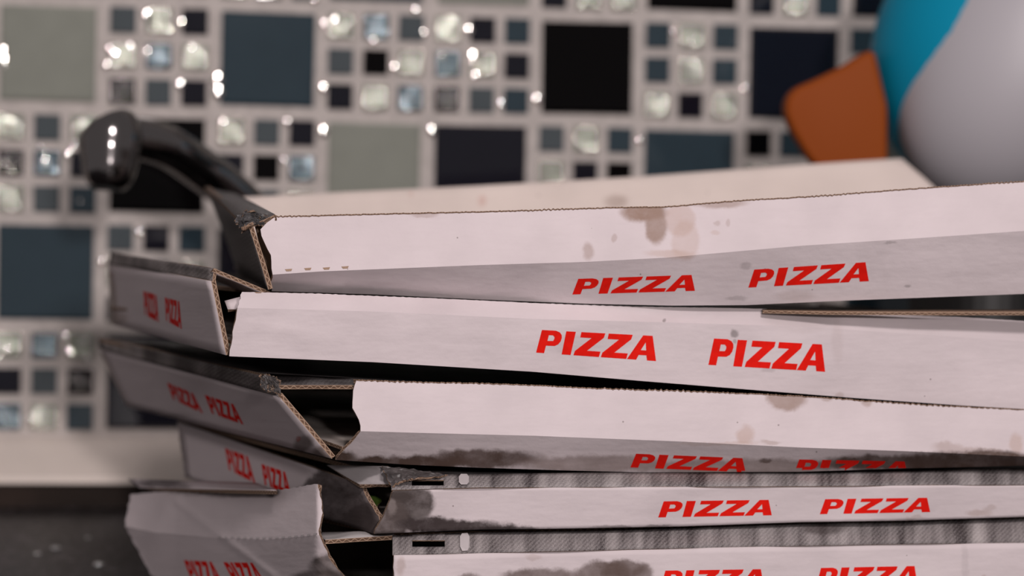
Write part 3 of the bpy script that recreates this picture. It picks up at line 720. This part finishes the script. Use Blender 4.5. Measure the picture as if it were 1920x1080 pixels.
b5 = join_band('lid_edge_band', slotted_band(top5, fol5, zf5, 736, (773, 834, 1013, 1025), 1, 0, HT), .0006, HT5, box5, 'wide grey halftone printed fold with a cut slot')
patch('white_mark', b5, b5, [(866, 1003), (876, 1002), (880, 1009), (880, 1028), (876, 1034), (866, 1035), (862, 1027), (862, 1009)], WHITEINK, .0011)
ms5 = paper('box_side_fifth', [(625, 1060, 48, 26, .85, (.10, .08, .075)), (600, 1085, 60, 20, .8, (.10, .08, .075)), (680, 1100, 50, 30, .8, (.1, .08, .075)), (512, 921, 16, 12, .9, (.06, .05, .055)), (440, 927, 70, 7, .5, (.16, .13, .13)), (365, 925, 60, 5, .3, (.2, .17, .17))])
# upright side: upper flap, crease, lower wall
def z5(x): return interp([(235, 1.60), (330, 1.54), (595, 1.352), (760, 1.345)], x)
topE = [(235, 928), (300, 922), (420, 924), (480, 920), (540, 915), (595, 906), (620, 900)]
crsE = [(225, 985), (290, 998), (400, 1008), (500, 1012), (598, 1003), (640, 1000)]
botE = [(260, 1075), (330, 1092), (500, 1130), (735, 1176)]
rows, uv = banded([topE, crsE, botE], [(0, 244), (1, 234), (2, 285)], [(0, 595), (.25, 601), (.6, 604), (.8, 599), (1, 598), (1.3, 618), (1.6, 655), (2, 735)], z5, [.012, -.004, .016], 110, [12, 14], wave=(2.4, 4.2), jit=2.4, seed=21, ridges=[(330, 940, 520, 1085, 6, .0018), (285, 1000, 330, 925, 16, .0015), (590, 1045, 640, 1080, 5, .001)])
s5 = sheet('side_wall', rows, .0024, ms5, box5, INNER, uv, folds=[12])
word(s5, s5, [(342, 1050), (398, 1053), (420, 1096), (360, 1089)])
word(s5, s5, [(416, 1054), (475, 1055), (503, 1100), (442, 1096)])
for k in range(16):
    x = 412+k*12; y = 1009.5-abs(k-6)*.25-(k > 11)*(k-11)*1.2
    patch('perforation', s5, s5, [(x-3, y-2), (x+3, y-3), (x+3.5, y), (x-2, y+1.5)], WHITEINK, .0003)
rows, uv = quadrows((238, 898), 1.62, (480, 905), 1.50, (520, 920), 1.40, (262, 915), 1.60, 5, 14, jit=.001)
sheet('tuck_flap', rows, .002, paper('tuck_flap_print', [(300, 905, 55, 10, .85, (.12, .1, .105)), (340, 912, 30, 6, .6, (.12, .1, .1))], dist=.008), box5, KRAFT, uv)
rows, uv = quadrows((597, 998), 1.375, (740, 994), 1.366, (738, 1004), 1.350, (610, 1012), 1.352, 4, 16, jit=.0012)
sheet('lid_front_edge', rows, .0022, paper('lid_edge_light', base=(.45, .42, .42)), box5, KRAFT, uv)
rows = bil(P(300, 905, 1.63), P(2000, 880, 1.76), P(2100, 964, 1.448), P(738, 1000, 1.362), 8, 12)
sheet('lid', rows, .0022, DARKTOP, box5, KRAFT)
shell(box5, A0, B0, C0, A1, B1, C1, DARKTOP, lid=False, bot=bot5, zf=zf5, foff=0.002, xl=748)
D0 = B0+C0-A0; D1 = B1+C1-A1
sheet('back_wall', bil(D1-Vector((0, 0, .014)), C1-Vector((0, 0, .008)), C0, D0, 3, 4), .0022, paper_plain, box5, INNER)
# ---------------- closed box carrying the stack, below the picture's lower edge
A0 = P(735, 1176, 1.36); B0 = P(2050, 1150, 1.43); C0 = P(300, 1105, 1.62)
zt = min(A0.z, B0.z, C0.z, (B0+C0-A0).z)-.0045
def at_z(p, z): return Vector((p.x, p.y, z))
cor = [A0, B0, B0+C0-A0, C0]
box6 = empty('pizza_box', at_z(A0, CT), 'closed white pizza box lying on the worktop under the whole stack', 'pizza box', 'stacked pizza boxes')
for nm, (a, b) in (('front_wall', (0, 1)), ('side_wall', (1, 2)), ('back_wall', (2, 3)), ('side_wall', (3, 0))):
    a, b = cor[a], cor[b]; k = (b-a)*.004
    sheet(nm, bil(at_z(a+k, zt-.0025), at_z(b-k, zt-.0025), at_z(b-k, CT+.003), at_z(a+k, CT+.003), 3, 4), .0022, paper_plain, box6, INNER)
sheet('lid', bil(at_z(cor[3], zt), at_z(cor[2], zt), at_z(cor[1], zt), at_z(cor[0], zt), 3, 4), .0022, DARKTOP, box6, INNER)
sheet('base', bil(at_z(cor[3], CT+.0026), at_z(cor[2], CT+.0026), at_z(cor[1], CT+.0026), at_z(cor[0], CT+.0026), 3, 4), .0022, paper_plain, box6, INNER)
# ---------------- herb leaf in the gap of box 4
LEAF = simple('green_leaf', (.09, .16, .025), .45, noise=.4, nscale=200)
rows = []
for i in range(7):
    t = i/6; wd = .0042*math.sin(math.pi*min(1, t*.9+.06))
    c = P(693+14*t, 930+20*t, 1.392-.012*t)
    rows.append([c+RV*(s*wd)+Vector((0, 0, .001*abs(s))) - F*(.002*(1-s*s)) for s in (-1, -.5, 0, .5, 1)])
leaf = sheet('herb_leaf', rows, .0004, LEAF, None, LEAF)
setp(leaf, 'small green herb leaf caught in the torn left corner of the fourth box', 'leaf')
# ------------------------------------------------------------------ tap
CHROME = simple('dark_chrome', (.24, .225, .225), .13, 1)
def tube(path, radii, nseg=20, flat=1.0):
    vs, fs = [], []
    n = len(path); up = Vector((0, 0, 1))
    side = None
    for i, p in enumerate(path):
        t = (path[min(n-1, i+1)]-path[max(0, i-1)]).normalized()
        s = t.cross(FH if side is None else side.cross(t).normalized() if False else FH)
        s.normalize(); q = t.cross(s).normalized()
        for k in range(nseg):
            a = 2*math.pi*k/nseg; vs.append(p+s*math.cos(a)*radii[i]+q*math.sin(a)*radii[i]*flat)
    for i in range(n-1):
        for k in range(nseg):
            fs.append([i*nseg+k, i*nseg+(k+1) % nseg, (i+1)*nseg+(k+1) % nseg, (i+1)*nseg+k])
    fs.append(list(range(nseg))[::-1]); fs.append([(n-1)*nseg+k for k in range(nseg)])
    return vs, fs
def spline(pts, n):
    out = []
    P_ = [pts[0]]+list(pts)+[pts[-1]]
    seg = len(pts)-1
    for i in range(n+1):
        g = i/n*seg; k = min(int(g), seg-1); t = g-k
        p0, p1, p2, p3 = P_[k:k+4]
        out.append(.5*((2*p1)+(p2-p0)*t+(2*p0-5*p1+4*p2-p3)*t*t+(3*p1-p0-3*p2+p3)*t**3))
    return out
tb = P(560, 600, 1.90); tb.z = CT
tap = empty('kitchen_tap', tb, 'dark chrome kitchen tap with a curved spout arching out from behind the boxes', 'tap')
ZT = 1.88
sp = spline([P(205, 258, 1.80), P(250, 258, 1.81), P(315, 276, 1.83), P(380, 318, 1.86), P(440, 366, 1.88), P(500, 430, 1.90), P(545, 540, 1.90), P(560, 640, 1.90)], 48)
rad = [interp([(0, .0125), (.2, .0150), (.45, .0155), (1, .0145)], i/48) for i in range(49)]
v, f = tube(sp, rad, 24, 1.0); link('spout', mesh('spout', v, f, [CHROME], smooth=True), tap)
hd = spline([P(196, 226, 1.80), P(206, 250, 1.798), P(206, 290, 1.795), P(203, 330, 1.793), P(200, 352, 1.792)], 16)
v, f = tube(hd, [.009, .018, .0205, .0215, .0222, .0224, .0222, .0218, .021, .020, .0195, .019, .018, .017, .0155, .014, .0125], 28)
h_ = link('spray_head', mesh('spray_head', v, f, [CHROME], smooth=True), tap)
v, f = tube([P(200, 350, 1.792), P(199.5, 357, 1.792)], [.0115, .0105], 20); link('nozzle', mesh('nozzle', v, f, [simple('black_rubber', (.02, .02, .02), .5)]), h_)
zt = sp[-1].z
v, f = tube([Vector((tb.x, tb.y, CT+.0001)), Vector((tb.x, tb.y, CT+.008)), Vector((tb.x, tb.y, CT+.01)), Vector((sp[-1].x, sp[-1].y, zt+.002))], [.028, .028, .019, .017], 28)
link('tap_body', mesh('tap_body', v, f, [CHROME], smooth=False), tap)
# ------------------------------------------------------------------ blue and white toy bird shape
TEAL = simple('teal_glaze', (.001, .29, .47), .5, spec=.2)
WHT = simple('white_glaze', (.50, .475, .51), .45)
ORG = simple('orange_plastic', (.30, .062, .006), .6, spec=.15)
ZB = 1.86
bc = P(1858, 112, ZB+.09)
base = Vector((bc.x, bc.y, CT))
toy = empty('bird_figurine', base, 'large teal and white glossy bird figurine with an orange foot behind the boxes', 'figurine')
def ellipsoid(c, ax, r, seg=48, rings=32, mask=None):
    bm = bmesh.new(); bmesh.ops.create_uvsphere(bm, u_segments=seg, v_segments=rings, radius=1)
    for v in bm.verts:
        q = v.co.copy(); v.co = c+ax[0]*q.x*r[0]+ax[1]*q.y*r[1]+ax[2]*q.z*r[2]
    return bm
a = math.radians(-6)
X_ = (R0*math.cos(a)+Vector((0, 0, 1))*math.sin(a)); Z_ = (-R0*math.sin(a)+Vector((0, 0, 1))*math.cos(a))
px = ZB/FP
bmB = ellipsoid(bc, (X_, FH, Z_), (236*px, .090, 275*px)); me = bpy.data.meshes.new('body'); bmB.to_mesh(me); bmB.free(); me.materials.append(TEAL)
me.polygons.foreach_set('use_smooth', [True]*len(me.polygons)); link('body', me, toy)
a2 = math.radians(31)
X2 = (R0*math.cos(a2)-Vector((0, 0, 1))*math.sin(a2)); Z2 = (R0*math.sin(a2)+Vector((0, 0, 1))*math.cos(a2))
bmW = ellipsoid(P(1921, 112, ZB+.062), (X2, FH, Z2), (224*px, .075, 306*px)); me = bpy.data.meshes.new('belly'); bmW.to_mesh(me); bmW.free(); me.materials.append(WHT)
me.polygons.foreach_set('use_smooth', [True]*len(me.polygons)); link('belly', me, toy)
# orange foot: rounded slab
prof = [(1640, 92), (1617, 100), (1580, 124), (1530, 148), (1490, 165), (1474, 185), (1472, 212), (1485, 245), (1506, 280), (1522, 305), (1560, 330), (1665, 330), (1665, 200)]
bm = bmesh.new()
vf = [bm.verts.new(P(x, y, ZB+.045)) for x, y in prof]; fc = bm.faces.new(vf)
r_ = bmesh.ops.extrude_face_region(bm, geom=[fc]); 
for g in r_['geom']:
    if isinstance(g, bmesh.types.BMVert): g.co += FH*.030
bmesh.ops.recalc_face_normals(bm, faces=bm.faces[:])
bmesh.ops.bevel(bm, geom=bm.edges[:], offset=.009, segments=5, profile=.5, affect='EDGES', clamp_overlap=True)
me = bpy.data.meshes.new('foot'); bm.to_mesh(me); bm.free(); me.materials.append(ORG); me.polygons.foreach_set('use_smooth', [True]*len(me.polygons)); link('foot', me, toy)
zbot = bc.z-.098
v, f = tube([Vector((bc.x, bc.y, CT+.0001)), Vector((bc.x, bc.y, CT+.006)), Vector((bc.x, bc.y, zbot-.01)), Vector((bc.x, bc.y, zbot+.006))], [.06, .06, .055, .045], 40)
link('pedestal', mesh('pedestal', v, f, [simple('black_stand', (.006, .005, .005), .5)]), toy)
# ------------------------------------------------------------------ water beads on the worktop
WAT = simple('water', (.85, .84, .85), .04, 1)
for i, (x, y, r) in enumerate([(105, 1030, .0042), (185, 1060, .0042), (70, 1040, .003), (165, 1010, .0025)]):
    d = ray(x, y); k = (CT-O.z)/d.z; p = O+d*k
    bm = bmesh.new(); bmesh.ops.create_uvsphere(bm, u_segments=20, v_segments=12, radius=1)
    for v_ in bm.verts: v_.co = Vector((v_.co.x*r, v_.co.y*r, max(0, v_.co.z)*r*.6))
    me = bpy.data.meshes.new('water_bead'); bm.to_mesh(me); bm.free(); me.materials.append(WAT); me.polygons.foreach_set('use_smooth', [True]*len(me.polygons))
    o = link('water_bead', me); o.location = p
    setp(o, ['larger water bead on the black worktop, left one of the two bright ones', 'larger bright water bead on the worktop nearest the torn side flap', 'tiny water bead on the black worktop near the left edge', 'tiny water bead on the black worktop behind the two bright ones'][i], 'water drop', 'water beads on the worktop')
